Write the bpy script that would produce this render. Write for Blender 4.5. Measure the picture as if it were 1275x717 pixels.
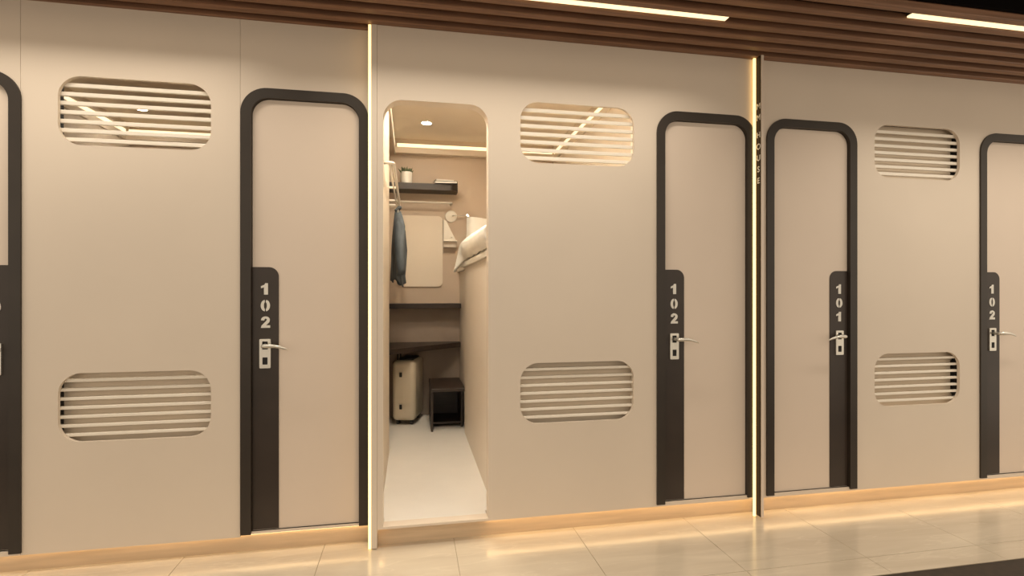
import bpy, bmesh, math, random
from mathutils import Vector, Matrix

for o in list(bpy.data.objects):
    bpy.data.objects.remove(o, do_unlink=True)
scene = bpy.context.scene
C = scene.collection
R = math.radians
random.seed(4)

# ------------------------------------------------------------------ camera
# world: x runs along the front wall, y into the rooms, z up (metres); the camera stands at x = y = 0
F_PX, W_PX, H_PX = 655.0, 1275.0, 717.0
cam_d = bpy.data.cameras.new('camera')
cam = bpy.data.objects.new('camera', cam_d)
C.objects.link(cam)
cam_d.sensor_fit = 'HORIZONTAL'
cam_d.sensor_width = 36.0
cam_d.lens = 36.0 * F_PX / W_PX
cam_d.shift_y = (361.0 - 358.5) / W_PX
cam.location = (0, 0, 1.3)
cam.rotation_euler = (R(90), 0, R(-10.85))
cam_d.clip_start = 0.02
scene.camera = cam

# ------------------------------------------------------------------ world and exposure
world = bpy.data.worlds.new('world')
scene.world = world
world.use_nodes = True
bg = world.node_tree.nodes['Background']
bg.inputs[0].default_value = (1.0, 0.855, 0.68, 1)
bg.inputs[1].default_value = 1.02
vs = scene.view_settings
vs.view_transform = 'Standard'
vs.look = 'None'
vs.exposure = 0.10
vs.gamma = 1.0
vs.use_curve_mapping = False

LED_CEIL, LED_FIN, LED_PLINTH, LED_COVE, LED_SPOT = 1.35, 2.0, 5.0, 1.05, 480.0
LED_SPOT_DIM = 130.0   # rear downlights, same size, dimmed to keep the rear walls darker
LED_WATT, LED_SPREAD = 4.9, 125.0   # watts per metre of linear light and its beam angle

# ------------------------------------------------------------------ materials
MATS = {}
def mat(name, col, rough=0.5, metal=0.0, var=0.0, scale=8.0, stretch=(1, 1, 1), bump=0.0, col2=None, emit=None, spec=0.5, coat=0.0, detail=4.0, coords='Object'):
    if name in MATS:
        return MATS[name]
    m = bpy.data.materials.new(name)
    m.use_nodes = True
    nt = m.node_tree
    b = nt.nodes['Principled BSDF']
    b.inputs['Base Color'].default_value = (*col, 1)
    b.inputs['Roughness'].default_value = rough
    b.inputs['Metallic'].default_value = metal
    b.inputs['Specular IOR Level'].default_value = spec
    b.inputs['Coat Weight'].default_value = coat
    if emit:
        b.inputs['Emission Color'].default_value = (*emit[0], 1)
        b.inputs['Emission Strength'].default_value = emit[1]
    if var > 0 or bump > 0:
        tc = nt.nodes.new('ShaderNodeTexCoord')
        mp = nt.nodes.new('ShaderNodeMapping')
        mp.inputs['Scale'].default_value = stretch
        nz = nt.nodes.new('ShaderNodeTexNoise')
        nz.inputs['Scale'].default_value = scale
        nz.inputs['Detail'].default_value = detail
        nt.links.new(tc.outputs[coords], mp.inputs['Vector'])
        nt.links.new(mp.outputs['Vector'], nz.inputs['Vector'])
        if var > 0:
            c2 = col2 or tuple(c * (1 - var) for c in col)
            mx = nt.nodes.new('ShaderNodeMix')
            mx.data_type = 'RGBA'
            mx.inputs[6].default_value = (*col, 1)
            mx.inputs[7].default_value = (*c2, 1)
            rp = nt.nodes.new('ShaderNodeMapRange')
            rp.inputs[1].default_value = 0.35
            rp.inputs[2].default_value = 0.65
            nt.links.new(nz.outputs['Fac'], rp.inputs[0])
            nt.links.new(rp.outputs[0], mx.inputs[0])
            nt.links.new(mx.outputs[2], b.inputs['Base Color'])
        if bump > 0:
            bp = nt.nodes.new('ShaderNodeBump')
            bp.inputs['Strength'].default_value = bump
            bp.inputs['Distance'].default_value = 0.004
            nt.links.new(nz.outputs['Fac'], bp.inputs['Height'])
            nt.links.new(bp.outputs['Normal'], b.inputs['Normal'])
    MATS[name] = m
    return m

WARM = (1.0, 0.64, 0.27)
WARMW = (1.0, 0.80, 0.52)
M_wall = mat('beige_lacquer_panel', (0.72, 0.615, 0.50), 0.48, var=0.04, scale=1.5, spec=0.3)
M_leaf = mat('beige_door_leaf', (0.72, 0.60, 0.49), 0.5, var=0.04, scale=1.5, spec=0.3)
M_dark = mat('dark_bronze', (0.036, 0.026, 0.018), 0.42, var=0.15, scale=6, spec=0.4)
M_plate = mat('dark_bronze_plate', (0.042, 0.029, 0.021), 0.38, var=0.15, scale=6, spec=0.4)
M_fin = mat('dark_brown_fin', (0.020, 0.008, 0.004), 0.55, var=0.2, scale=6, spec=0.2)
M_digit = mat('pale_metal_digits', (0.74, 0.70, 0.62), 0.4)
M_steel = mat('brushed_steel', (0.72, 0.68, 0.60), 0.32, 0.75, var=0.08, scale=40, stretch=(1, 1, 12))
M_black = mat('black_recess', (0.012, 0.010, 0.009), 0.7)
M_slatw = mat('pale_vent_slat', (0.88, 0.80, 0.68), 0.45, var=0.03, scale=3)
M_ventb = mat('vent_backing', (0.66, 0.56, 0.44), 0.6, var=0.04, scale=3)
M_wood = mat('walnut_slat', (0.29, 0.145, 0.078), 0.5, var=0.35, scale=5, stretch=(0.6, 14, 14), bump=0.15)
M_woodd = mat('walnut_backing', (0.085, 0.032, 0.012), 0.6, var=0.3, scale=5, stretch=(0.6, 14, 14))
M_void = mat('black_ceiling', (0.004, 0.0025, 0.002), 0.9, var=0.2, scale=2, spec=0.05)
M_plinth = mat('pale_oak_plinth', (0.66, 0.49, 0.32), 0.45, var=0.15, scale=4, stretch=(0.7, 8, 10))
M_grout = mat('grout', (0.36, 0.29, 0.20), 0.8)
M_darkfl = mat('dark_brown_floor', (0.035, 0.020, 0.010), 0.55, var=0.4, scale=30)
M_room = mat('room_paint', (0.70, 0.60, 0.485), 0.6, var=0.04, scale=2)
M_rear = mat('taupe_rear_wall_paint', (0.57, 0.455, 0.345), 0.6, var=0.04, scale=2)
M_bedp = mat('pale_bed_panel', (0.80, 0.71, 0.60), 0.5, var=0.03, scale=2)
M_rceil = mat('room_ceiling_paint', (0.74, 0.63, 0.50), 0.65, var=0.03, scale=2)
M_rfloor = mat('room_white_floor', (0.80, 0.76, 0.70), 0.32, var=0.05, scale=3)
M_brown = mat('dark_brown_laminate', (0.038, 0.024, 0.017), 0.45, var=0.3, scale=6, stretch=(1, 8, 8))
M_brownb = mat('shaded_taupe_back_panel', (0.36, 0.285, 0.225), 0.6, var=0.15, scale=4)
M_white = mat('white_lacquer', (0.82, 0.76, 0.66), 0.4, var=0.02, scale=3)
M_board = mat('pale_board', (0.78, 0.68, 0.55), 0.3, var=0.03, scale=2)
M_linen = mat('white_linen', (0.86, 0.82, 0.74), 0.85, var=0.05, scale=14, bump=0.35)
M_denim = mat('grey_blue_denim', (0.115, 0.135, 0.155), 0.9, var=0.45, scale=26, stretch=(1, 1, 0.25), bump=0.4)
M_case = mat('cream_suitcase_shell', (0.62, 0.54, 0.41), 0.3, var=0.04, scale=4, coat=0.2)
M_rubber = mat('black_rubber', (0.014, 0.012, 0.011), 0.55)
M_leafg = mat('succulent_green', (0.10, 0.13, 0.055), 0.6, var=0.4, scale=30)
M_pot = mat('white_ceramic_pot', (0.80, 0.76, 0.68), 0.35)
M_paper = mat('book_pages', (0.82, 0.78, 0.70), 0.8, var=0.08, scale=60, stretch=(1, 1, 20))
M_cover = mat('dark_book_cover', (0.03, 0.03, 0.04), 0.45)
M_cover2 = mat('pale_book_cover', (0.72, 0.60, 0.52), 0.5)
def emis(name, col, s):
    return mat(name, (0.8, 0.7, 0.5), 0.5, emit=(col, s))
M_eceil = emis('ceiling_light_diffuser', (1.0, 0.77, 0.44), LED_CEIL)
M_efin = emis('fin_light_diffuser', (1.0, 0.66, 0.25), LED_FIN)
M_epl = emis('plinth_light_diffuser', (1.0, 0.70, 0.36), LED_PLINTH)
M_ecove = emis('cove_light_diffuser', (1.0, 0.83, 0.54), LED_COVE)
M_espot = emis('added_downlight_diffuser', (1.0, 0.88, 0.70), LED_SPOT)

def tile_material():
    m = bpy.data.materials.new('polished_cream_marble_tile')
    m.use_nodes = True
    nt = m.node_tree
    b = nt.nodes['Principled BSDF']
    tc = nt.nodes.new('ShaderNodeTexCoord')
    mp = nt.nodes.new('ShaderNodeMapping')
    mp.inputs['Rotation'].default_value = (0, 0, R(38))
    mp.inputs['Scale'].default_value = (0.7, 4.5, 1.0)
    geo = nt.nodes.new('ShaderNodeNewGeometry')
    nt.links.new(geo.outputs['Position'], mp.inputs['Vector'])
    n1 = nt.nodes.new('ShaderNodeTexNoise')
    n1.inputs['Scale'].default_value = 2.2
    n1.inputs['Detail'].default_value = 6
    n1.inputs['Distortion'].default_value = 0.6
    nt.links.new(mp.outputs['Vector'], n1.inputs['Vector'])
    cr = nt.nodes.new('ShaderNodeValToRGB')
    e = cr.color_ramp.elements
    e[0].position = 0.30; e[0].color = (0.57, 0.48, 0.365, 1)
    e[1].position = 0.72; e[1].color = (0.69, 0.60, 0.465, 1)
    nt.links.new(n1.outputs['Fac'], cr.inputs[0])
    # thin pale veins
    n2 = nt.nodes.new('ShaderNodeTexNoise')
    n2.inputs['Scale'].default_value = 1.7
    n2.inputs['Detail'].default_value = 5
    n2.inputs['Distortion'].default_value = 0.3
    nt.links.new(mp.outputs['Vector'], n2.inputs['Vector'])
    s = nt.nodes.new('ShaderNodeMath'); s.operation = 'SUBTRACT'; s.inputs[1].default_value = 0.5
    a = nt.nodes.new('ShaderNodeMath'); a.operation = 'ABSOLUTE'
    mr = nt.nodes.new('ShaderNodeMapRange')
    mr.inputs[1].default_value = 0.0; mr.inputs[2].default_value = 0.012
    mr.inputs[3].default_value = 0.30; mr.inputs[4].default_value = 0.0
    nt.links.new(n2.outputs['Fac'], s.inputs[0]); nt.links.new(s.outputs[0], a.inputs[0]); nt.links.new(a.outputs[0], mr.inputs[0])
    mx = nt.nodes.new('ShaderNodeMix'); mx.data_type = 'RGBA'
    mx.inputs[7].default_value = (0.80, 0.71, 0.56, 1)
    nt.links.new(mr.outputs[0], mx.inputs[0]); nt.links.new(cr.outputs[0], mx.inputs[6])
    nt.links.new(mx.outputs[2], b.inputs['Base Color'])
    b.inputs['Roughness'].default_value = 0.17
    b.inputs['Specular IOR Level'].default_value = 0.85
    return m
M_tile = tile_material()

# ------------------------------------------------------------------ mesh helpers
def link(name, me, m, parent=None, loc=None):
    o = bpy.data.objects.new(name, me)
    C.objects.link(o)
    if m is not None and not me.materials:
        me.materials.append(m)
    if parent is not None:
        o.parent = parent
    if loc is not None:
        o.location = loc
    return o

def bm_mesh(bm, smooth=False, name='mesh'):
    bmesh.ops.recalc_face_normals(bm, faces=bm.faces[:])
    me = bpy.data.meshes.new(name)
    bm.to_mesh(me)
    bm.free()
    if smooth:
        for p in me.polygons:
            p.use_smooth = True
    return me

def add_box(bm, x0, x1, y0, y1, z0, z1, bevel=0.0, seg=2):
    mtx = Matrix.Translation(((x0 + x1) / 2, (y0 + y1) / 2, (z0 + z1) / 2)) @ Matrix.Diagonal((x1 - x0, y1 - y0, z1 - z0, 1))
    g = bmesh.ops.create_cube(bm, size=1.0, matrix=mtx)
    if bevel > 0:
        es = list({e for v in g['verts'] for e in v.link_edges})
        bmesh.ops.bevel(bm, geom=es, offset=bevel, segments=seg, profile=0.5, affect='EDGES')

def box(name, x0, x1, y0, y1, z0, z1, m, parent=None, bevel=0.0, seg=2):
    bm = bmesh.new()
    add_box(bm, x0, x1, y0, y1, z0, z1, bevel, seg)
    return link(name, bm_mesh(bm), m, parent)

def tube_mesh(pts, rad, sides=10, bm=None, flat=1.0):
    """sweep of a circle along pts; rad is a number or one per point; flat squashes it in z"""
    own = bm is None
    if own:
        bm = bmesh.new()
    pts = [Vector(p) for p in pts]
    n = len(pts)
    rads = [rad] * n if isinstance(rad, (int, float)) else rad
    rings = []
    for i, p in enumerate(pts):
        t = (pts[min(i + 1, n - 1)] - pts[max(i - 1, 0)]).normalized()
        up = Vector((0, 0, 1)) if abs(t.z) < 0.9 else Vector((0, 1, 0))
        a = t.cross(up).normalized()
        b = a.cross(t).normalized()
        ring = []
        for k in range(sides):
            q = 2 * math.pi * k / sides
            ring.append(bm.verts.new(p + a * math.cos(q) * rads[i] + b * math.sin(q) * rads[i] * flat))
        rings.append(ring)
    for i in range(n - 1):
        for k in range(sides):
            bm.faces.new((rings[i][k], rings[i][(k + 1) % sides], rings[i + 1][(k + 1) % sides], rings[i + 1][k]))
    bm.faces.new(rings[0][::-1])
    bm.faces.new(rings[-1])
    return bm_mesh(bm, True) if own else None

def tube(name, pts, rad, m, parent=None, sides=10, flat=1.0):
    return link(name, tube_mesh(pts, rad, sides, flat=flat), m, parent)

def lathe(name, prof, m, parent=None, seg=32, loc=(0, 0, 0), rot=None, ring=False):
    bm = bmesh.new()
    rings = []
    for r, z in prof:
        rings.append([bm.verts.new((r * math.cos(2 * math.pi * k / seg), r * math.sin(2 * math.pi * k / seg), z)) for k in range(seg)])
    for i in range(len(rings) - 1):
        for k in range(seg):
            bm.faces.new((rings[i][k], rings[i][(k + 1) % seg], rings[i + 1][(k + 1) % seg], rings[i + 1][k]))
    if ring:
        for k in range(seg):
            bm.faces.new((rings[-1][k], rings[-1][(k + 1) % seg], rings[0][(k + 1) % seg], rings[0][k]))
    else:
        bm.faces.new(rings[0][::-1])
        bm.faces.new(rings[-1])
    me = bm_mesh(bm)
    me.transform(Matrix.Translation(loc) @ (rot.to_4x4() if rot else Matrix.Identity(4)))
    return link(name, me, m, parent)

def rrect(x0, x1, z0, z1, r, corners='all', n=12):
    """rounded rectangle loop, counter-clockwise; corners: all, top, tl, tr"""
    on = {'all': (1, 1, 1, 1), 'top': (0, 0, 1, 1), 'tl': (0, 0, 0, 1), 'tr': (0, 0, 1, 0)}[corners]
    cs = [(x0, z0, 180), (x1, z0, 270), (x1, z1, 0), (x0, z1, 90)]
    out = []
    for (cx, cz, a0), k in zip(cs, on):
        if not k:
            out.append((cx, cz))
            continue
        mx = cx + (r if cx == x0 else -r)
        mz = cz + (r if cz == z0 else -r)
        for i in range(n + 1):
            a = R(a0 + 90 * i / n)
            out.append((mx + r * math.cos(a), mz + r * math.sin(a)))
    return out

def plate_mesh(loops, y0, y1):
    """flat board in the x-z plane with holes (loops after the first), y0..y1 thick"""
    cu = bpy.data.curves.new('outline', 'CURVE')
    cu.dimensions = '2D'
    cu.fill_mode = 'BOTH'
    cu.extrude = (y1 - y0) / 2
    for lp in loops:
        sp = cu.splines.new('POLY')
        sp.points.add(len(lp) - 1)
        for p, (x, z) in zip(sp.points, lp):
            p.co = (x, z, 0, 1)
        sp.use_cyclic_u = True
    ob = bpy.data.objects.new('outline', cu)
    C.objects.link(ob)
    me = bpy.data.meshes.new_from_object(ob)
    bpy.data.objects.remove(ob)
    bpy.data.curves.remove(cu)
    me.transform(Matrix(((1, 0, 0, 0), (0, 0, -1, (y0 + y1) / 2), (0, 1, 0, 0), (0, 0, 0, 1))))
    me.materials.clear()
    bm = bmesh.new()
    bm.from_mesh(me)
    bmesh.ops.remove_doubles(bm, verts=bm.verts[:], dist=1e-5)
    bmesh.ops.recalc_face_normals(bm, faces=bm.faces[:])
    bm.to_mesh(me)
    bm.free()
    for p in me.polygons:
        p.use_smooth = False
    return me

def plate(name, loops, y0, y1, m, parent=None):
    return link(name, plate_mesh(loops, y0, y1), m, parent)

def empty(name, loc=(0, 0, 0), kind=None, label=None, cat=None, group=None):
    o = bpy.data.objects.new(name, None)
    o.empty_display_size = 0.05
    C.objects.link(o)
    o.location = loc
    return tag(o, label, cat, group, kind)

def tag(o, label=None, cat=None, group=None, kind=None):
    if label: o['label'] = label
    if cat: o['category'] = cat
    if group: o['group'] = group
    if kind: o['kind'] = kind
    return o

# ------------------------------------------------------------------ key dimensions
Y1 = 2.79            # front face of the left bay, set back from the others
Y2 = 2.72            # front face of the middle and right bays
WB1, WB2 = 0.085, 0.096   # lower edge of the wall panels
CEIL = 2.63          # underside of the slatted ceiling
XL, XR = -4.7, 5.4   # extent of the facade
DOOR_W, DOOR_T, FRAME = 0.608, 2.298, 0.048
VZ_U, VZ_L = (1.976, 2.298), (0.590, 0.912)
THK = 0.018
RC, BACK = 2.75, 5.15    # room ceiling height, face of the rooms' rear wall
RF = 0.098               # room floor level

door_x = {'d0': -1.752 - DOOR_W / 2, 'd1': -0.822 + DOOR_W / 2, 'd3': 1.339 + DOOR_W / 2, 'd4': 2.022 + DOOR_W / 2, 'd5': 3.541 + DOOR_W / 2}

def door_hole(cx, zb):
    w = DOOR_W / 2 - 0.012
    return rrect(cx - w, cx + w, zb, DOOR_T - 0.012, 0.113, 'top')

# ------------------------------------------------------------------ floor
floor = empty('floor', kind='structure', label='polished cream marble tile floor along the cabin fronts')
box('grout_bed', XL, XR, 2.043, 2.90, -0.03, -0.0025, M_grout, floor)
TP = 0.652
k0 = math.floor((XL + 0.433) / TP)
for row, (ya, yb) in enumerate(((2.188, 2.84), (2.043, 2.187))):
    ya2, yb2 = ya + 0.0012, yb - 0.0012
    bm = bmesh.new()
    add_box(bm, 0.0012, TP - 0.0012, ya2, yb2, -0.02, 0.0, 0.0008, 1)
    me = bm_mesh(bm)
    me.materials.append(M_tile)
    for k in range(k0, k0 + 17):
        link('tile', me, None, floor, (-0.433 + k * TP, 0, 0))
box('floor_dark', XL, XR, -2.5, 2.0425, -0.03, -0.004, M_darkfl)
tag(bpy.data.objects['floor_dark'], 'dark brown corridor floor beyond the tile edge', kind='structure')

# ------------------------------------------------------------------ slatted ceiling
ceil = empty('ceiling', kind='structure', label='walnut slatted ceiling strip above the cabin fronts')
box('backing_board', XL, XR, 2.072, 2.85, CEIL + 0.0345, CEIL + 0.06, M_woodd, ceil)
bm = bmesh.new()
add_box(bm, XL, XR, -0.0225, 0.0225, 0, 0.034, 0.003, 1)
me = bm_mesh(bm)
me.materials.append(M_wood)
for y in (2.101, 2.201, 2.299, 2.397, 2.495, 2.596, 2.698, 2.794):
    link('slat', me, None, ceil, (0, y, CEIL))
box('ceiling_dark', XL, XR, 0.6, 2.068, 2.90, 2.95, M_void)
tag(bpy.data.objects['ceiling_dark'], 'black upper ceiling beyond the walnut slats', kind='structure')
box('trim_1', XL, XR, 2.052, 2.071, CEIL + 0.03, 2.95, M_void)
tag(bpy.data.objects['trim_1'], 'dark edge board of the slatted ceiling', kind='structure')

# ------------------------------------------------------------------ front wall, three bays
def vent_hole(x0, x1, zz):
    return rrect(x0, x1, zz[0], zz[1], 0.098)

V1 = (-1.608, -0.957)
V2 = (0.566, 1.205)
V3 = (2.761, 3.390)
wl = empty('wall_left', kind='structure', label='recessed beige lacquer wall bay with panel seams')
g = 0.0007
plate('wall_panel', [[(XL, WB1), (-1.757 - g, WB1), (-1.757 - g, CEIL), (XL, CEIL)], door_hole(door_x['d0'], WB1 + 0.022)], Y1, Y1 + THK, M_wall, wl)
plate('wall_panel', [[(-1.757 + g, WB1), (-0.825 - g, WB1), (-0.825 - g, CEIL), (-1.757 + g, CEIL)], vent_hole(*V1, VZ_U), vent_hole(*V1, VZ_L)], Y1, Y1 + THK, M_wall, wl)
plate('wall_panel', [[(-0.825 + g, WB1 + 0.012), (-0.170, WB1 + 0.012), (-0.170, CEIL), (-0.825 + g, CEIL)], door_hole(door_x['d1'], WB1 + 0.022)], Y1, Y1 + THK, M_wall, wl)

OPEN = rrect(-0.139, 0.396, RF + 0.010, 2.262, 0.098, 'top')
wm = plate('wall_middle', [[(-0.168, WB2), (1.9445, WB2), (1.9445, CEIL), (-0.168, CEIL)], OPEN, vent_hole(*V2, VZ_U), vent_hole(*V2, VZ_L), door_hole(door_x['d3'], WB2 + 0.022)], Y2, Y2 + THK, M_wall)
tag(wm, 'beige lacquer wall bay with the open doorway', kind='structure')
wr = plate('wall_right', [[(1.9615, WB2), (XR, WB2), (XR, CEIL), (1.9615, CEIL)], vent_hole(*V3, (1.985, 2.307)), vent_hole(*V3, VZ_L), door_hole(door_x['d4'], WB2 + 0.022), door_hole(door_x['d5'], WB2 + 0.022)], Y2, Y2 + THK, M_wall)
tag(wr, 'beige lacquer wall bay right of the lettered fin', kind='structure')
# doorway lining behind the middle bay
def arch(x0, x1, zb, zt, r, w):
    o = rrect(x0 - w, x1 + w, zb, zt + w, r + w, 'top')
    i = rrect(x0, x1, zb, zt, r, 'top')
    # one loop: outer legs and arc, back along the inner arc
    return [o[1]] + o[2:] + [o[0]] + [i[0]] + i[2:][::-1] + [i[1]]
lin = plate('trim_2', [arch(-0.139, 0.396, RF, 2.262, 0.098, 0.014)], Y2 + THK, Y2 + 0.075, M_wall)
tag(lin, 'beige lining of the open doorway', kind='structure')

# plinths with hidden strip light
def plinth(name, x0, x1, yf, yw, zt, label):
    p = empty(name, kind='structure', label=label)
    box('plinth_board', x0, x1, yf, yf + 0.02, 0.0, zt + 0.0055, M_plinth, p)
    w = yf - yw - THK - 0.001
    box('light_strip', x0 + 0.01, x1 - 0.01, yf - w, yf - 0.001, zt + 0.002, zt + 0.0055, M_epl, p)
    box('soffit_board', x0, x1, yf - w, yf + 0.02, zt + 0.006, zt + 0.0105, M_wall, p)
plinth('baseboard_left', XL, -0.199, Y1 + 0.032, Y1, WB1, 'pale oak plinth under the recessed wall bay, lit from above')
plinth('baseboard_right', -0.167, XR, Y2 + 0.047, Y2, WB2, 'pale oak plinth under the wall bays, lit from above')

# ------------------------------------------------------------------ doors
def digit_loops(ch):
    if ch == '1':
        return [[(0.30, 0), (0.62, 0), (0.62, 1), (0.40, 1), (0.33, 0.86), (0.05, 0.74), (0.05, 0.55), (0.30, 0.64)]]
    if ch == '0':     # stencil nought: two halves
        out = []
        for s in (-1, 1):
            lp = []
            for i in range(13):
                a = R(-84 + 168 * i / 12)
                lp.append((0.41 + s * (0.36 * math.cos(a) + 0.02), 0.5 + 0.5 * math.sin(a)))
            for i in range(13):
                a = R(80 - 160 * i / 12)
                lp.append((0.41 + s * (0.10 * math.cos(a) + 0.02), 0.5 + 0.31 * math.sin(a)))
            out.append(lp)
        return out
    if ch == '2':
        lp = [(0.04, 0), (0.80, 0), (0.80, 0.22), (0.46, 0.22), (0.62, 0.37), (0.74, 0.50)]
        for i in range(12):
            a = R(-8 + 172 * i / 11)
            lp.append((0.42 + 0.36 * math.cos(a), 0.70 + 0.30 * math.sin(a)))
        lp += [(0.06, 0.66), (0.32, 0.64)]
        for i in range(7):
            a = R(150 - 150 * i / 6)
            lp.append((0.43 + 0.105 * math.cos(a), 0.70 + 0.10 * math.sin(a)))
        lp += [(0.46, 0.58), (0.28, 0.40), (0.10, 0.20)]
        return [lp]

def make_door(name, cx, yf, zb, number, side, label):
    """side -1: lock strip at the left jamb, +1: at the right jamb"""
    d = empty(name, (cx, yf, zb), kind='structure', label=label)
    hw, ft, iw = DOOR_W / 2, DOOR_T - zb, DOOR_W / 2 - FRAME
    o = rrect(-hw, hw, 0.012, ft, 0.125, 'top')
    i = rrect(-iw, iw, 0.012, ft - FRAME, 0.085, 'top')
    ring = [o[1]] + o[2:] + [o[0]] + [i[0]] + i[2:][::-1] + [i[1]]
    plate('door_frame', [ring], -0.010, 0.058, M_dark, d)
    lw = iw - 0.002
    plate('door_leaf', [rrect(-lw, lw, 0.0235, ft - FRAME - 0.002, 0.083, 'top')], 0.014, 0.050, M_leaf, d)
    box('door_sill', -iw, iw, 0.006, 0.056, 0.008, 0.022, M_leaf, d)
    # lock strip
    a, b = (-lw, -lw + 0.122) if side < 0 else (lw - 0.122, lw)
    strip = plate('lock_strip', [rrect(a, b, 0.027, 1.414 - zb, 0.046, 'tr' if side < 0 else 'tl')], 0.010, 0.0145, M_plate, d)
    ax = side * (iw - 0.062)
    for k, ch in enumerate(number):
        z = (1.277, 1.194, 1.112)[k] - zb
        sc = 0.057
        lps = [[(ax - 0.023 + x * sc, z + y * sc) for x, y in lp] for lp in digit_loops(ch)]
        plate('number_digit', lps, 0.0075, 0.0105, M_digit, strip)
    # lock plate with two dark windows
    z0, z1 = 0.912 - zb, 1.057 - zb
    lk = plate('lock_plate', [rrect(ax - 0.026, ax + 0.026, z0, z1, 0.004, n=3),
                              rrect(ax - 0.013, ax + 0.013, z1 - 0.052, z1 - 0.012, 0.002, n=2),
                              rrect(ax - 0.012, ax + 0.012, z0 + 0.018, z0 + 0.054, 0.002, n=2)], 0.002, 0.0105, M_steel, d)
    box('lock_insert', ax - 0.020, ax + 0.020, 0.006, 0.0103, z0 + 0.010, z1 - 0.010, M_black, lk)
    hz = z1 - 0.032
    s = -side
    h = tube('door_handle', [(ax, 0.010, hz), (ax, -0.030, hz), (ax + s * 0.003, -0.042, hz), (ax + s * 0.012, -0.050, hz + 0.001),
                             (ax + s * 0.035, -0.052, hz + 0.002), (ax + s * 0.06, -0.051, hz), (ax + s * 0.085, -0.049, hz - 0.006), (ax + s * 0.105, -0.046, hz - 0.013), (ax + s * 0.118, -0.044, hz - 0.019)],
             [0.0095, 0.0095, 0.0105, 0.0105, 0.0098, 0.0086, 0.0070, 0.005, 0.003], M_steel, lk, 12)
    return d

make_door('door_1', door_x['d0'], Y1, WB1, '101', 1, 'beige door 101 with dark frame in the recessed bay, lock strip by the vented panel')
make_door('door_2', door_x['d1'], Y1, WB1, '102', -1, 'beige door 102 with dark frame beside the open doorway')
make_door('door_3', door_x['d3'], Y2, WB2, '102', -1, 'beige door 102 with dark frame beside the lettered fin')
make_door('door_4', door_x['d4'], Y2, WB2, '101', 1, 'beige door 101 with dark frame beside the lettered fin')
make_door('door_5', door_x['d5'], Y2, WB2, '102', -1, 'beige door 102 at the far end past the last vents')

# ------------------------------------------------------------------ vents
def vent(x0, x1, zz, yf, label, back, dark=None, th=0.0095, dp=0.016):
    cx, cz = (x0 + x1) / 2, (zz[0] + zz[1]) / 2
    v = empty('vent_grille', (cx, yf + THK, zz[0]), label=label, cat='vent', group='louvred vents in the front wall')
    w = (x1 - x0) / 2 + 0.012
    h = zz[1] - zz[0]
    bm = bmesh.new()
    add_box(bm, -w, w, 0.001, 0.001 + dp, -th, th, 0.0025, 2)
    me = bm_mesh(bm)
    me.materials.append(M_slatw)
    for k in range(7):
        link('slat', me, None, v, (0, 0, 0.030 + 0.0425 * k))
    for s in (-1, 1):
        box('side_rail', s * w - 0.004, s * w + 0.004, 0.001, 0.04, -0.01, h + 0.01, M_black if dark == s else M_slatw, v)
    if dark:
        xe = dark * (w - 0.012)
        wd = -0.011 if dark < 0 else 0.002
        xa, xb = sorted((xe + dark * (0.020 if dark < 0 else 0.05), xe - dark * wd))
        box('gap_shade', xa, xb, 0.034, 0.040, 0.05, h - 0.06, M_black, v)  # black bar and rail stand in for the shade of an open end gap
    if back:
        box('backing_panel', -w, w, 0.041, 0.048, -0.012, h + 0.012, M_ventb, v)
    return v

vent(*V1, VZ_U, Y1, 'upper louvred vent in the seamed recessed bay, room ceiling light showing between slats', False, -1)
vent(*V1, VZ_L, Y1, 'lower louvred vent in the seamed recessed bay, closed behind', True, -1, 0.0075, 0.022)
vent(*V2, VZ_U, Y2, 'upper louvred vent between the open doorway and door 102', False)
vent(*V2, VZ_L, Y2, 'lower louvred vent between the open doorway and door 102', True, None, 0.0075, 0.022)
vent(*V3, (1.985, 2.307), Y2, 'upper louvred vent between doors 101 and 102, dark slots at one end', True, 1)
vent(*V3, VZ_L, Y2, 'lower louvred vent between doors 101 and 102, dark slots at one end', True, 1, 0.0075, 0.022)

# ------------------------------------------------------------------ light fins
f1 = empty('light_fin', (-0.19, Y2, 0), label='beige floor-to-ceiling fin with glowing edge beside the open doorway', cat='light fin')
box('fin_board', -0.007, 0.0215, -0.004, 0.069, 0.004, CEIL, M_wall, f1, 0.001, 1)
box('light_strip', -0.0205, -0.0075, -0.002, 0.016, 0.004, CEIL - 0.002, M_efin, f1)
box('strip_housing', -0.0205, -0.0075, 0.0165, 0.069, 0.004, CEIL - 0.002, M_wall, f1)
f2 = empty('light_fin', (1.945, Y2, 0), label='dark lettered fin with glowing edge between doors 102 and 101', cat='light fin')
fb = box('fin_board', 0.0, 0.0125, -0.060, 0.017, 0.012, CEIL, M_fin, f2)
box('edge_trim', 0.0127, 0.0160, -0.060, 0.017, 0.012, CEIL, M_leaf, f2)
box('edge_trim', 0.0, 0.0160, -0.0635, -0.0602, 0.012, CEIL, M_leaf, f2)
box('light_strip', -0.0165, -0.0040, -0.0215, -0.0108, 0.004, CEIL - 0.002, M_efin, f2)

def letter_mesh(ch, size):
    cu = bpy.data.curves.new('t', 'FONT')
    cu.body = ch
    cu.size = size
    cu.extrude = 0.0006
    cu.offset = size * 0.012
    cu.align_x = 'CENTER'
    ob = bpy.data.objects.new('t', cu)
    C.objects.link(ob)
    me = bpy.data.meshes.new_from_object(ob)
    bpy.data.objects.remove(ob)
    bpy.data.curves.remove(cu)
    me.materials.clear()
    # text plane (x right, y up, z out) onto the fin's -x face: right = -y, up = z, out = -x
    me.transform(Matrix(((0, 0, -1, 0), (-1, 0, 0, 0), (0, 1, 0, 0), (0, 0, 0, 1))))
    return me
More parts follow.
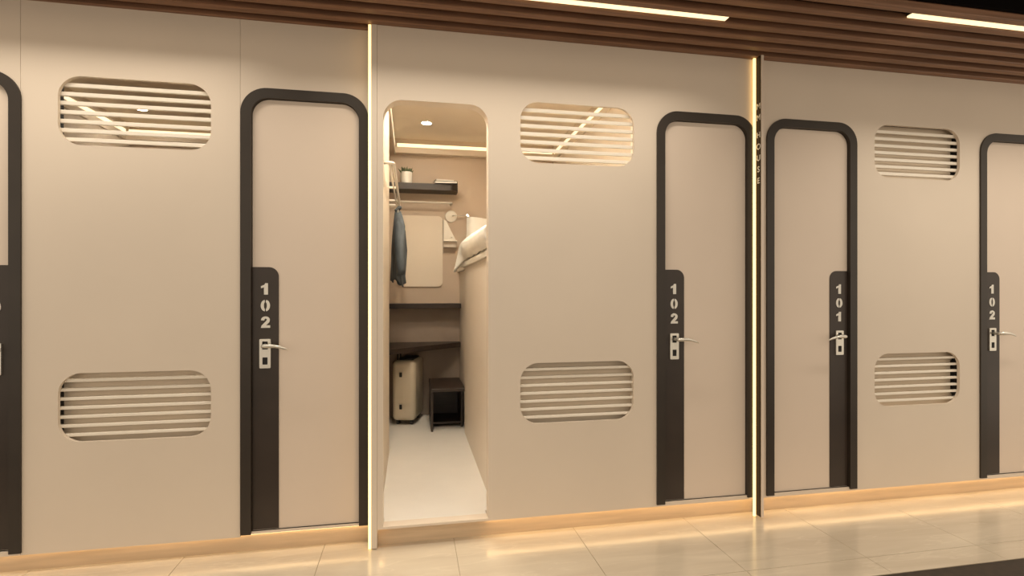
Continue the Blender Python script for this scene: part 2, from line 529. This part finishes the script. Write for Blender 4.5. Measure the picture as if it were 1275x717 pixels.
# heights of the letters from the photo (pixel rows turned into metres on the fin)
for ch, py in zip('MMHOUSE', (133.5, 147.5, 169, 183.5, 197.5, 211.5, 225.5)):
    z = 1.3 + (361 - py) * 3.015 / F_PX
    link('letter', letter_mesh(ch, 0.046), M_digit, fb, (-0.0008, -0.040, z - 0.016))

# ------------------------------------------------------------------ ceiling linear lights
def linear(x0, x1, y, label):
    t = empty('linear_light', ((x0 + x1) / 2, y, CEIL), label=label, cat='light', group='linear lights set between the ceiling slats')
    h = (x1 - x0) / 2
    box('diffuser', -h, h, -0.017, 0.017, 0.004, 0.012, M_eceil, t)
    box('housing', -h - 0.004, h + 0.004, -0.019, 0.019, 0.0125, 0.034, M_dark, t)
    la = bpy.data.lights.new('linear_lamp', 'AREA')
    la.shape = 'RECTANGLE'
    la.size, la.size_y = 2 * h, 0.034
    la.spread = R(LED_SPREAD)
    la.energy = LED_WATT * 2 * h
    la.color = (1.0, 0.90, 0.76)
    lo = bpy.data.objects.new('linear_lamp', la)
    C.objects.link(lo)
    lo.parent = t
    lo.location = (0, 0, -0.001)
linear(-0.55, 1.528, 2.347, 'long glowing linear light between slats above the open doorway')
linear(2.387, 5.3, 2.151, 'glowing linear light at the black edge of the slats')
linear(-3.6, -0.78, 2.447, 'glowing linear light continuing above the recessed bay')

# ------------------------------------------------------------------ rooms behind
def sbox(name, *a, m=None, label=None):
    return tag(box(name, *a, m), label, kind='structure')
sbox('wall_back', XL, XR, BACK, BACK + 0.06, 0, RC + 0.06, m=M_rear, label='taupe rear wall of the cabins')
sbox('floor_room', -0.56, 1.41, Y1 + 0.055, BACK, RF - 0.06, RF, m=M_rfloor, label='white raised floor of the open cabin')
sbox('trim_3', -0.139, 0.396, Y2 + THK + 0.0005, Y1 + 0.0545, RF - 0.001, RF, m=M_rfloor, label='white threshold of the open doorway')
sbox('floor_room_left', XL, -0.562, Y1 + 0.075, BACK, RF - 0.06, RF, m=M_rfloor, label='white raised floor of the closed left cabin')
sbox('ceiling_room', -0.50, 1.41, Y1 + 0.02, BACK, RC, RC + 0.05, m=M_rceil, label='plain ceiling of the open cabin')
sbox('ceiling_room_left', -2.42, -0.56, Y1 + 0.02, BACK, RC, RC + 0.05, m=M_rceil, label='plain ceiling of the cabin behind the recessed bay')
sbox('wall_room_left', -0.215, -0.160, Y2 + 0.078, 4.0, RF, RC, m=M_room, label='beige near partition of the open cabin')
sbox('wall_room_return', -0.50, -0.2155, 3.945, 4.0, RF, RC, m=M_room, label='beige return of the near partition')
sbox('wall_room_alcove', -0.56, -0.50, 3.945, BACK, RF, RC + 0.05, m=M_room, label='beige alcove side wall')
sbox('wall_room_right', 1.41, 1.47, Y2 + 0.07, BACK, 0, RC + 0.05, m=M_room, label='beige far partition of the open cabin')
sbox('wall_room_outer', -2.47, -2.42, Y1 + 0.07, BACK, RF, RC + 0.05, m=M_room, label='beige partition of the left cabin')
sbox('wall_header', XL, XR, Y2 + 0.165, Y2 + 0.195, CEIL - 0.03, RC + 0.06, m=M_room, label='header above the cabin fronts')
sbox('ceiling_room_right', 1.47, XR, Y2 + 0.02, BACK, RC, RC + 0.05, m=M_void, label='ceiling of the unlit cabins')

def cove(name, x0, x1, yb, label):
    c = empty(name, ((x0 + x1) / 2, yb, RC - 0.10), label=label, cat='cove light', group='cove lights under the cabin ceilings')
    h = (x1 - x0) / 2
    y0 = 3.05 - yb
    # ledges along three walls, glowing strip on top of each
    box('ledge', -h, h, -0.085, 0.0, -0.055, 0.0, M_rceil, c)
    box('light_strip', -h + 0.03, h - 0.03, -0.079, -0.060, 0.0005, 0.034, M_ecove, c)
    for s in (-1, 1):
        a, b = sorted((s * h, s * (h - 0.012)))
        box('side_ledge', a, b, y0, -0.086, -0.055, 0.0, M_rceil, c)
        box('side_light_strip', a, b, y0, -0.086, 0.0005, 0.034, M_ecove, c)
cove('cove_light', -0.16, 1.41, BACK, 'warm cove light strip around the open cabin ceiling')
cove('cove_light', -2.42, -0.56, BACK, 'warm cove light strip seen through the upper vent of the recessed bay')

M_espot2 = emis('dimmed_downlight_diffuser', (1.0, 0.88, 0.70), LED_SPOT_DIM)
def downlight(x, y, label, m=M_espot):
    d = empty('downlight', (x, y, RC), label=label, cat='light', group='round recessed downlights')
    lathe('trim_ring', [(0.040, -0.0005), (0.052, -0.0005), (0.052, -0.005), (0.046, -0.006), (0.040, -0.005)], M_white, d, ring=True)
    lathe('lens', [(0.0005, -0.0012), (0.039, -0.0012), (0.039, -0.004), (0.0005, -0.004)], m, d)
downlight(0.13, 4.62, 'round recessed downlight above the open cabin floor', M_espot2)
for dx, dy, dn in ((-0.04, 3.10, 'nearest the doorway on the partition side'), (0.27, 3.10, 'nearest the doorway on the bed side'), (-0.04, 3.65, 'further in on the partition side'), (0.27, 3.65, 'further in on the bed side')):
    downlight(dx, dy, 'added unseen recessed downlight behind the doorway head, ' + dn)  # unseen lamps added to brighten the cabin floor and bed side
downlight(-2.12, 4.69, 'round recessed downlight seen through the upper vent of the recessed bay', M_espot2)
downlight(-1.10, 3.30, 'added unseen recessed downlight near the front of the closed left cabin')  # unseen lamp added to brighten the cabin behind the vent slats

# ------------------------------------------------------------------ loft bed
bed = empty('loft_bed', (0.46, 4.0, RF), label='beige panelled loft bed along the cabin side', cat='bed')
def bpart(name, x0, x1, y0, y1, z0, z1, m, bev=0.0):
    return box(name, x0 - 0.46, x1 - 0.46, y0 - 4.0, y1 - 4.0, z0 - RF, z1 - RF, m, bed, bev)
bpart('side_panel', 0.443, 0.463, 2.80, 4.44, RF + 0.001, 1.475, M_bedp)
bpart('corner_post', 0.452, 0.488, 4.441, 4.50, RF + 0.001, 1.475, M_bedp)
bpart('rear_panel', 0.466, 0.486, 4.501, BACK - 0.001, RF + 0.001, 1.475, M_bedp)
bpart('platform', 0.443, 1.405, 2.80, BACK - 0.001, 1.4755, 1.505, M_bedp)
bpart('bed_rail', 0.425, 0.4425, 2.80, 4.50, 1.492, 1.530, M_white, 0.004)
bpart('mattress', 0.446, 1.40, 2.83, BACK - 0.03, 1.506, 1.600, M_linen, 0.03)

# duvet: cross-sections along y, each from the hanging hem over the edge to the far side
bm = bmesh.new()
NY, NX = 56, 34
grid = []
rnd = random.Random(2)
for j in range(NY + 1):
    v = j / NY
    y = 2.92 + 1.63 * v
    far = min(1.0, max(0.0, (v - 0.83) / 0.09))
    far = far * far * (3 - 2 * far)
    top = 1.725 + 0.05 * v - 0.03 * max(0.0, v - 0.94) / 0.06
    hem_z = 1.538 - 0.080 * far + 0.004 * math.sin(31 * v)
    hem_x = 0.424 - 0.070 * far
    row = []
    for i in range(NX + 1):
        u = i / NX
        if u < 0.5:                               # side: from the hem up to the rounded top edge
            t = u / 0.5
            z = hem_z + (top - 0.035 - hem_z) * t
            x = hem_x + (0.412 - hem_x) * t ** 0.8 - 0.022 * math.sin(math.pi * t) * (1 - far)
            x += (0.010 * math.sin(24 * v + 1.1) + 0.006 * math.sin(41 * v)) * (1 - 0.6 * t) * (0.5 + 0.5 * far)
            x += 0.045 * max(0.0, t - 0.72) ** 2 / 0.0784
        else:
            t = (u - 0.5) / 0.5
            x = 0.457 + t * 0.50
            z = top - 0.035 * (1 - min(1, t / 0.12)) ** 2
            z += 0.016 * math.sin(11 * t + 9 * v) * min(1, 4 * t) + 0.010 * math.sin(23 * v + 6 * t) * min(1, 4 * t)
        z += 0.003 * (rnd.random() - 0.5)
        row.append(bm.verts.new((x - 0.7, y - 3.7, z - 1.6)))
    grid.append(row)
for j in range(NY):
    for i in range(NX):
        bm.faces.new((grid[j][i], grid[j][i + 1], grid[j + 1][i + 1], grid[j + 1][i]))
dv = link('duvet', bm_mesh(bm, True), M_linen, None, (0.7, 3.7, 1.6))
md = dv.modifiers.new('thick', 'SOLIDIFY'); md.thickness = 0.022; md.offset = -1
md = dv.modifiers.new('soft', 'SUBSURF'); md.levels = 1; md.render_levels = 1
tag(dv, 'rumpled white duvet draped over the loft bed edge', 'duvet')

def pillow(cx, cy, cz, sx, sy, sz, rot, label):
    bm = bmesh.new()
    n = 14
    for s in (1, -1):
        gr = []
        for j in range(n + 1):
            r_ = []
            for i in range(n + 1):
                a, b = 2 * i / n - 1, 2 * j / n - 1
                h = ((1 - a ** 4) * (1 - b ** 4)) ** 0.5
                pin = 1 - 0.07 * (1 - abs(a * b)) * 0 - 0.06 * (a * a + b * b) * (1 - abs(a * b)) * 0.5
                r_.append(bm.verts.new((a * sx / 2 * pin, b * sy / 2 * pin, s * h * sz / 2 * (1 + 0.05 * math.sin(5 * a + 3 * b)))))
            gr.append(r_)
        for j in range(n):
            for i in range(n):
                f = (gr[j][i], gr[j][i + 1], gr[j + 1][i + 1], gr[j + 1][i])
                bm.faces.new(f if s > 0 else f[::-1])
    bmesh.ops.remove_doubles(bm, verts=bm.verts[:], dist=1e-4)
    o = link('pillow', bm_mesh(bm, True), M_linen, None, (cx, cy, cz))
    o.rotation_euler = rot
    return tag(o, label, 'pillow')
pillow(0.74, 4.90, 1.80, 0.50, 0.36, 0.16, (R(62), R(10), R(8)), 'white pillow propped at the head of the loft bed')

# ------------------------------------------------------------------ rear wall furniture
YS = 4.93
def zat(py, y, x=0.1):
    return 1.3 + (361 - py) * (y * math.cos(R(10.85)) + x * math.sin(R(10.85))) / F_PX
zs = zat(228, YS)
bm = bmesh.new()
lp = [(-0.45, 0)] + [(0.435 - 0.075 + 0.075 * math.sin(R(a)), -0.22 + 0.075 - 0.075 * math.cos(R(a))) for a in range(0, 91, 10)] + [(0.435, 0)]
lp = [(-0.45, -0.22)] + lp[1:] + [(-0.45, 0)]
vb = [bm.verts.new((x, y, -0.058)) for x, y in lp]
vt = [bm.verts.new((x, y, 0)) for x, y in lp]
bm.faces.new(vb[::-1]); bm.faces.new(vt)
for i in range(len(lp)):
    j = (i + 1) % len(lp)
    bm.faces.new((vb[i], vb[j], vt[j], vt[i]))
shelf = link('wall_shelf', bm_mesh(bm), M_brown, None, (0, BACK, zs))
tag(shelf, 'dark brown wall shelf holding plant and books', 'shelf')

# potted succulent
px_, py_ = -0.045, 5.0
pt = empty('potted_plant', (px_, py_, zs), label='small green succulent in a white pot on the shelf', cat='plant')
lathe('pot', [(0.046, 0.001), (0.052, 0.006), (0.055, 0.105), (0.053, 0.109), (0.049, 0.108), (0.047, 0.092), (0.001, 0.092)], M_pot, pt, 28)
bm = bmesh.new()
rnd = random.Random(9)
for k in range(60):
    a = rnd.uniform(0, 6.28); r0 = rnd.uniform(0, 0.035); tilt = rnd.uniform(0.1, 0.9); L = rnd.uniform(0.045, 0.075)
    base = Vector((r0 * math.cos(a), r0 * math.sin(a), 0.088))
    d = Vector((math.cos(a) * math.sin(tilt), math.sin(a) * math.sin(tilt), math.cos(tilt)))
    tube_mesh([base, base + d * L * 0.5, base + d * L], [0.005, 0.008, 0.001], 5, bm)
tag(link('foliage', bm_mesh(bm, True), M_leafg, pt), kind='stuff')

# two books
b1 = empty('book', (0.325, 4.985, zs), label='dark-covered book lying on the shelf', cat='book', group='books on the wall shelf')
b1.rotation_euler = (0, 0, R(-6))
box('cover', -0.105, 0.105, -0.085, 0.085, 0.001, 0.004, M_cover, b1)
box('pages', -0.100, 0.100, -0.082, 0.082, 0.0042, 0.020, M_paper, b1)
box('cover', -0.105, 0.105, -0.085, 0.085, 0.0202, 0.0232, M_cover, b1)
b2 = empty('book', (0.300, 4.99, zs + 0.0234), label='pale thin book on top of the dark one', cat='book', group='books on the wall shelf')
b2.rotation_euler = (0, 0, R(9))
box('cover', -0.085, 0.085, -0.070, 0.070, 0.0005, 0.003, M_cover2, b2)
box('pages', -0.082, 0.082, -0.068, 0.068, 0.0032, 0.016, M_paper, b2)
box('cover', -0.085, 0.085, -0.070, 0.070, 0.0162, 0.0187, M_cover2, b2)

# clothes rail below the shelf
zr = zat(251.5, 5.02)
rl = empty('clothes_rail', (0.15, BACK, zr), label='white metal clothes rail under the dark shelf', cat='rail')
tube('rail_tube', [(-0.45, -0.13, 0), (0.235, -0.13, 0)], 0.008, M_white, rl)
tube('rail_bracket', [(0.225, -0.13, 0), (0.228, -0.02, 0), (0.228, -0.001, 0)], 0.009, M_white, rl)
tube('rail_bracket', [(-0.44, -0.13, 0), (-0.44, -0.02, 0), (-0.44, -0.001, 0)], 0.009, M_white, rl)

# pale rounded board (mirror panel)
bd = plate('wall_board', [rrect(-0.2135, 0.2135, 0, 0.682, 0.045, n=6)], -0.018, -0.0005, M_board)
bd.location = (0.086, BACK, 1.333)
tag(bd, 'pale rounded board hung on the rear wall below the rail', 'board')

# reading lamp
lp_ = empty('wall_lamp', (0.381, BACK, 2.015), label='white disc wall lamp with thin arm over the loft bed', cat='lamp')
lathe('wall_disc', [(0.0005, 0.0005), (0.058, 0.0005), (0.058, 0.016), (0.054, 0.020), (0.0005, 0.020)], M_white, lp_, 36, rot=Matrix.Rotation(R(90), 3, 'X'))
tube('lamp_arm', [(0.012, -0.019, 0.004), (0.018, -0.045, 0.004), (0.04, -0.05, 0.004), (0.155, -0.05, 0.004)], 0.004, M_steel, lp_, 8)
lhd = tube('lamp_head', [(0.150, -0.05, 0.018), (0.158, -0.052, 0.008), (0.168, -0.055, -0.012)], [0.009, 0.012, 0.014], M_white, lp_, 12)
hm = emis('reading_bulb', (1, 0.85, 0.65), 14.0)
tube('bulb', [(0.150, -0.063, 0.016), (0.161, -0.067, -0.004)], 0.006, hm, lhd, 8)

# sloping ledge box beside the board
lg = empty('bedside_ledge', (0.30, BACK, 1.70), label='white sloping ledge box between board and bed', cat='ledge')
bm = bmesh.new()
pts = [(0.005, 0.075), (0.122, 0.075), (0.095, 0.125), (0.055, 0.205), (0.030, 0.255), (0.005, 0.275)]
va = [bm.verts.new((x, -0.10, z)) for x, z in pts]; vb = [bm.verts.new((x, -0.001, z)) for x, z in pts]
bm.faces.new(va); bm.faces.new(vb[::-1])
for i in range(len(pts)):
    j = (i + 1) % len(pts)
    bm.faces.new((va[i], vb[i], vb[j], va[j]))
link('sloping_cheek', bm_mesh(bm), M_white, lg)
box('ledge_board', 0.003, 0.130, -0.125, -0.001, 0.063, 0.0748, M_white, lg, 0.002, 1)
box('ledge_base', 0.006, 0.122, -0.085, -0.001, 0.010, 0.0625, M_room, lg)
lathe('knob', [(0.0005, 0), (0.006, 0), (0.006, 0.010), (0.0005, 0.012)], M_steel, lg, 12, loc=(0.082, -0.10, 0.105), rot=Matrix.Rotation(R(90), 3, 'X'))

# desk group on the rear wall
dp = box('back_panel', -0.498, 0.465, BACK - 0.012, BACK - 0.0005, RF + 0.001, zat(380, 5.1), M_brownb)  # tone is partly panel colour, partly shadow under the shelf painted in
dp.name = 'desk_back_panel'
tag(dp, 'taupe back panel on the wall behind the desk, with shelf shade painted in', 'panel')
z1 = zat(378, 5.0)
us = box('narrow_shelf', -0.498, 0.464, 4.98, BACK - 0.013, z1 - 0.045, z1, M_brown, None, 0.002, 1)
tag(us, 'narrow dark shelf board above the desk', 'shelf')
zd = 0.80
bm = bmesh.new()
lp = [(-0.498, 4.50), (-0.17, 4.53), (0.464, 5.04), (0.464, BACK - 0.013), (-0.498, BACK - 0.013)]
vb = [bm.verts.new((x, y, zd - 0.045)) for x, y in lp]; vt = [bm.verts.new((x, y, zd)) for x, y in lp]
bm.faces.new(vb[::-1]); bm.faces.new(vt)
for i in range(len(lp)):
    j = (i + 1) % len(lp)
    bm.faces.new((vb[i], vb[j], vt[j], vt[i]))
dk = link('corner_desk', bm_mesh(bm), M_brown)
tag(dk, 'dark brown desk top with slanted front edge above the suitcase', 'desk')

# low stool table
st = empty('step_stool', (0.31, 4.72, RF), label='dark brown low side table beside the suitcase', cat='stool')
box('table_top', -0.145, 0.138, -0.27, 0.28, 0.345, 0.372, M_brown, st, 0.002, 1)
box('side_panel', -0.145, -0.127, -0.22, 0.26, 0.001, 0.3445, M_brown, st)
box('side_panel', 0.118, 0.136, -0.10, 0.26, 0.001, 0.3445, M_brown, st)
box('low_shelf', -0.1265, 0.1175, -0.08, 0.26, 0.030, 0.048, M_brown, st)
box('rear_panel', -0.1265, 0.1175, 0.245, 0.26, 0.0485, 0.3440, M_brown, st)

# suitcase
sc_ = empty('suitcase', (-0.026, 4.927, RF), label='cream hard-shell suitcase with dark latches standing under the desk', cat='suitcase')
sc_.rotation_euler = (0, 0, R(-13.8))
bm = bmesh.new()
add_box(bm, -0.105, 0.105, -0.175, 0.175, 0.040, 0.575, 0.042, 5)
link('shell', bm_mesh(bm, True), M_case, sc_)
box('shell_seam', -0.0035, 0.0035, -0.1765, 0.1765, 0.10, 0.515, M_case, sc_)
for z in (0.145, 0.43):
    box('latch', -0.036, -0.012, -0.181, -0.1755, z, z + 0.042, M_rubber, sc_, 0.003, 1)
for sx in (-0.062, 0.062):
    for sy in (-0.12, 0.12):
        fk = box('wheel_fork', sx - 0.020, sx + 0.020, sy - 0.018, sy + 0.018, 0.036, 0.060, M_rubber, sc_, 0.004, 1)
        lathe('wheel', [(0.001, -0.014), (0.020, -0.014), (0.024, -0.009), (0.024, 0.009), (0.020, 0.014), (0.001, 0.014)], M_rubber, fk, 18, loc=(sx, sy, 0.025), rot=Matrix.Rotation(R(90), 3, 'Y'))
box('top_panel', -0.055, 0.075, -0.11, 0.12, 0.574, 0.590, M_rubber, sc_, 0.005, 2)
tube('carry_handle', [(-0.085, -0.05, 0.565), (-0.085, -0.05, 0.615), (-0.085, -0.03, 0.628), (-0.085, 0.03, 0.628), (-0.085, 0.05, 0.615), (-0.085, 0.05, 0.565)], 0.007, M_rubber, sc_, 8)

# ------------------------------------------------------------------ wall rack on the near partition
rk = empty('wall_rack', (-0.16, 4.0, 2.04), label='white tubular rack fixed along the cabin side above the clothes', cat='rack')
tube('front_rail', [(0.001, -0.86, 0.0), (0.035, -0.86, 0.0), (0.050, -0.855, 0), (0.058, -0.84, 0.0), (0.060, -0.80, 0.0), (0.060, 0.70, 0.0)], 0.010, M_white, rk, 12)
tube('inner_rail', [(0.036, -0.85, 0.0), (0.036, 0.69, 0.0)], 0.007, M_white, rk, 10)
for y in (-0.10, 0.45):
    tube('cross_bar', [(0.001 if y < 0 else -0.30, y, 0.0), (0.060, y, 0.0)], 0.009, M_white, rk, 10)
tube('cross_bar', [(-0.30, 0.70, 0.0), (0.060, 0.70, 0.0)], 0.009, M_white, rk, 10)
lathe('wall_flange', [(0.0005, 0.0005), (0.018, 0.0005), (0.018, 0.006), (0.0005, 0.006)], M_white, rk, 18, loc=(0, -0.86, 0), rot=Matrix.Rotation(R(90), 3, 'Y'))

# hanging denim shirt on a hanger
gs = empty('denim_shirt', (-0.105, 4.42, 1.36), label='grey-blue denim shirt hanging beside the pale board', cat='shirt')
def garment():
    bm = bmesh.new()
    N, K = 26, 40
    rings = []
    for j in range(N + 1):
        t = j / N
        z = 0.585 * t
        wy = 0.20 * (1 - 0.18 * t) if t < 0.86 else 0.20 * 0.845 * (1 - ((t - 0.86) / 0.14) ** 1.5 * 0.72)
        wx = 0.052 * (1 - 0.50 * t)
        ring = []
        for k in range(K):
            a = 2 * math.pi * k / K
            fold = 1 + (0.20 * math.sin(5 * a + 2.2 * t) + 0.13 * math.sin(9 * a - 3 * t)) * (1 - t) ** 0.6
            x = wx * math.cos(a) * fold
            y = wy * math.sin(a) * (1 + 0.05 * math.sin(7 * a))
            zz = z + (0.020 * math.sin(3 * a + 0.5) - 0.02 * math.cos(a)) * (1 - t) ** 4
            ring.append(bm.verts.new((x - 0.012 * math.sin(3.1 * t), y, zz)))
        rings.append(ring)
    for j in range(N):
        for k in range(K):
            bm.faces.new((rings[j][k], rings[j][(k + 1) % K], rings[j + 1][(k + 1) % K], rings[j + 1][k]))
    return bm_mesh(bm, True)
bodym = link('shirt_body', garment(), M_denim, gs)
md = bodym.modifiers.new('thick', 'SOLIDIFY'); md.thickness = 0.004
for s in (-1, 1):
    tube('sleeve', [(0.004, s * 0.150, 0.540), (0.014, s * 0.195, 0.44), (0.022 + 0.008 * s, s * 0.212, 0.28), (0.026, s * 0.205, 0.12), (0.024, s * 0.200, 0.06)], [0.030, 0.044, 0.042, 0.036, 0.032], M_denim, gs, 14)
tube('collar', [(-0.020, -0.062, 0.585), (0.006, -0.035, 0.612), (0.016, 0.0, 0.617), (0.006, 0.035, 0.612), (-0.020, 0.062, 0.585)], [0.010, 0.014, 0.015, 0.014, 0.010], M_denim, gs, 10)
hg = tube('clothes_hanger', [(-0.105, 4.27, 1.900), (-0.105, 4.36, 1.945), (-0.105, 4.42, 1.968), (-0.105, 4.48, 1.945), (-0.105, 4.57, 1.900)], 0.006, M_steel, None, 8)
tag(hg, 'thin metal hanger holding the denim shirt', 'hanger')
tube('hook', [(-0.105, 4.42, 1.968), (-0.105, 4.42, 2.010), (-0.118, 4.42, 2.022), (-0.122, 4.42, 2.040), (-0.112, 4.42, 2.054), (-0.098, 4.42, 2.054), (-0.086, 4.42, 2.046)], 0.0028, M_steel, hg, 8)
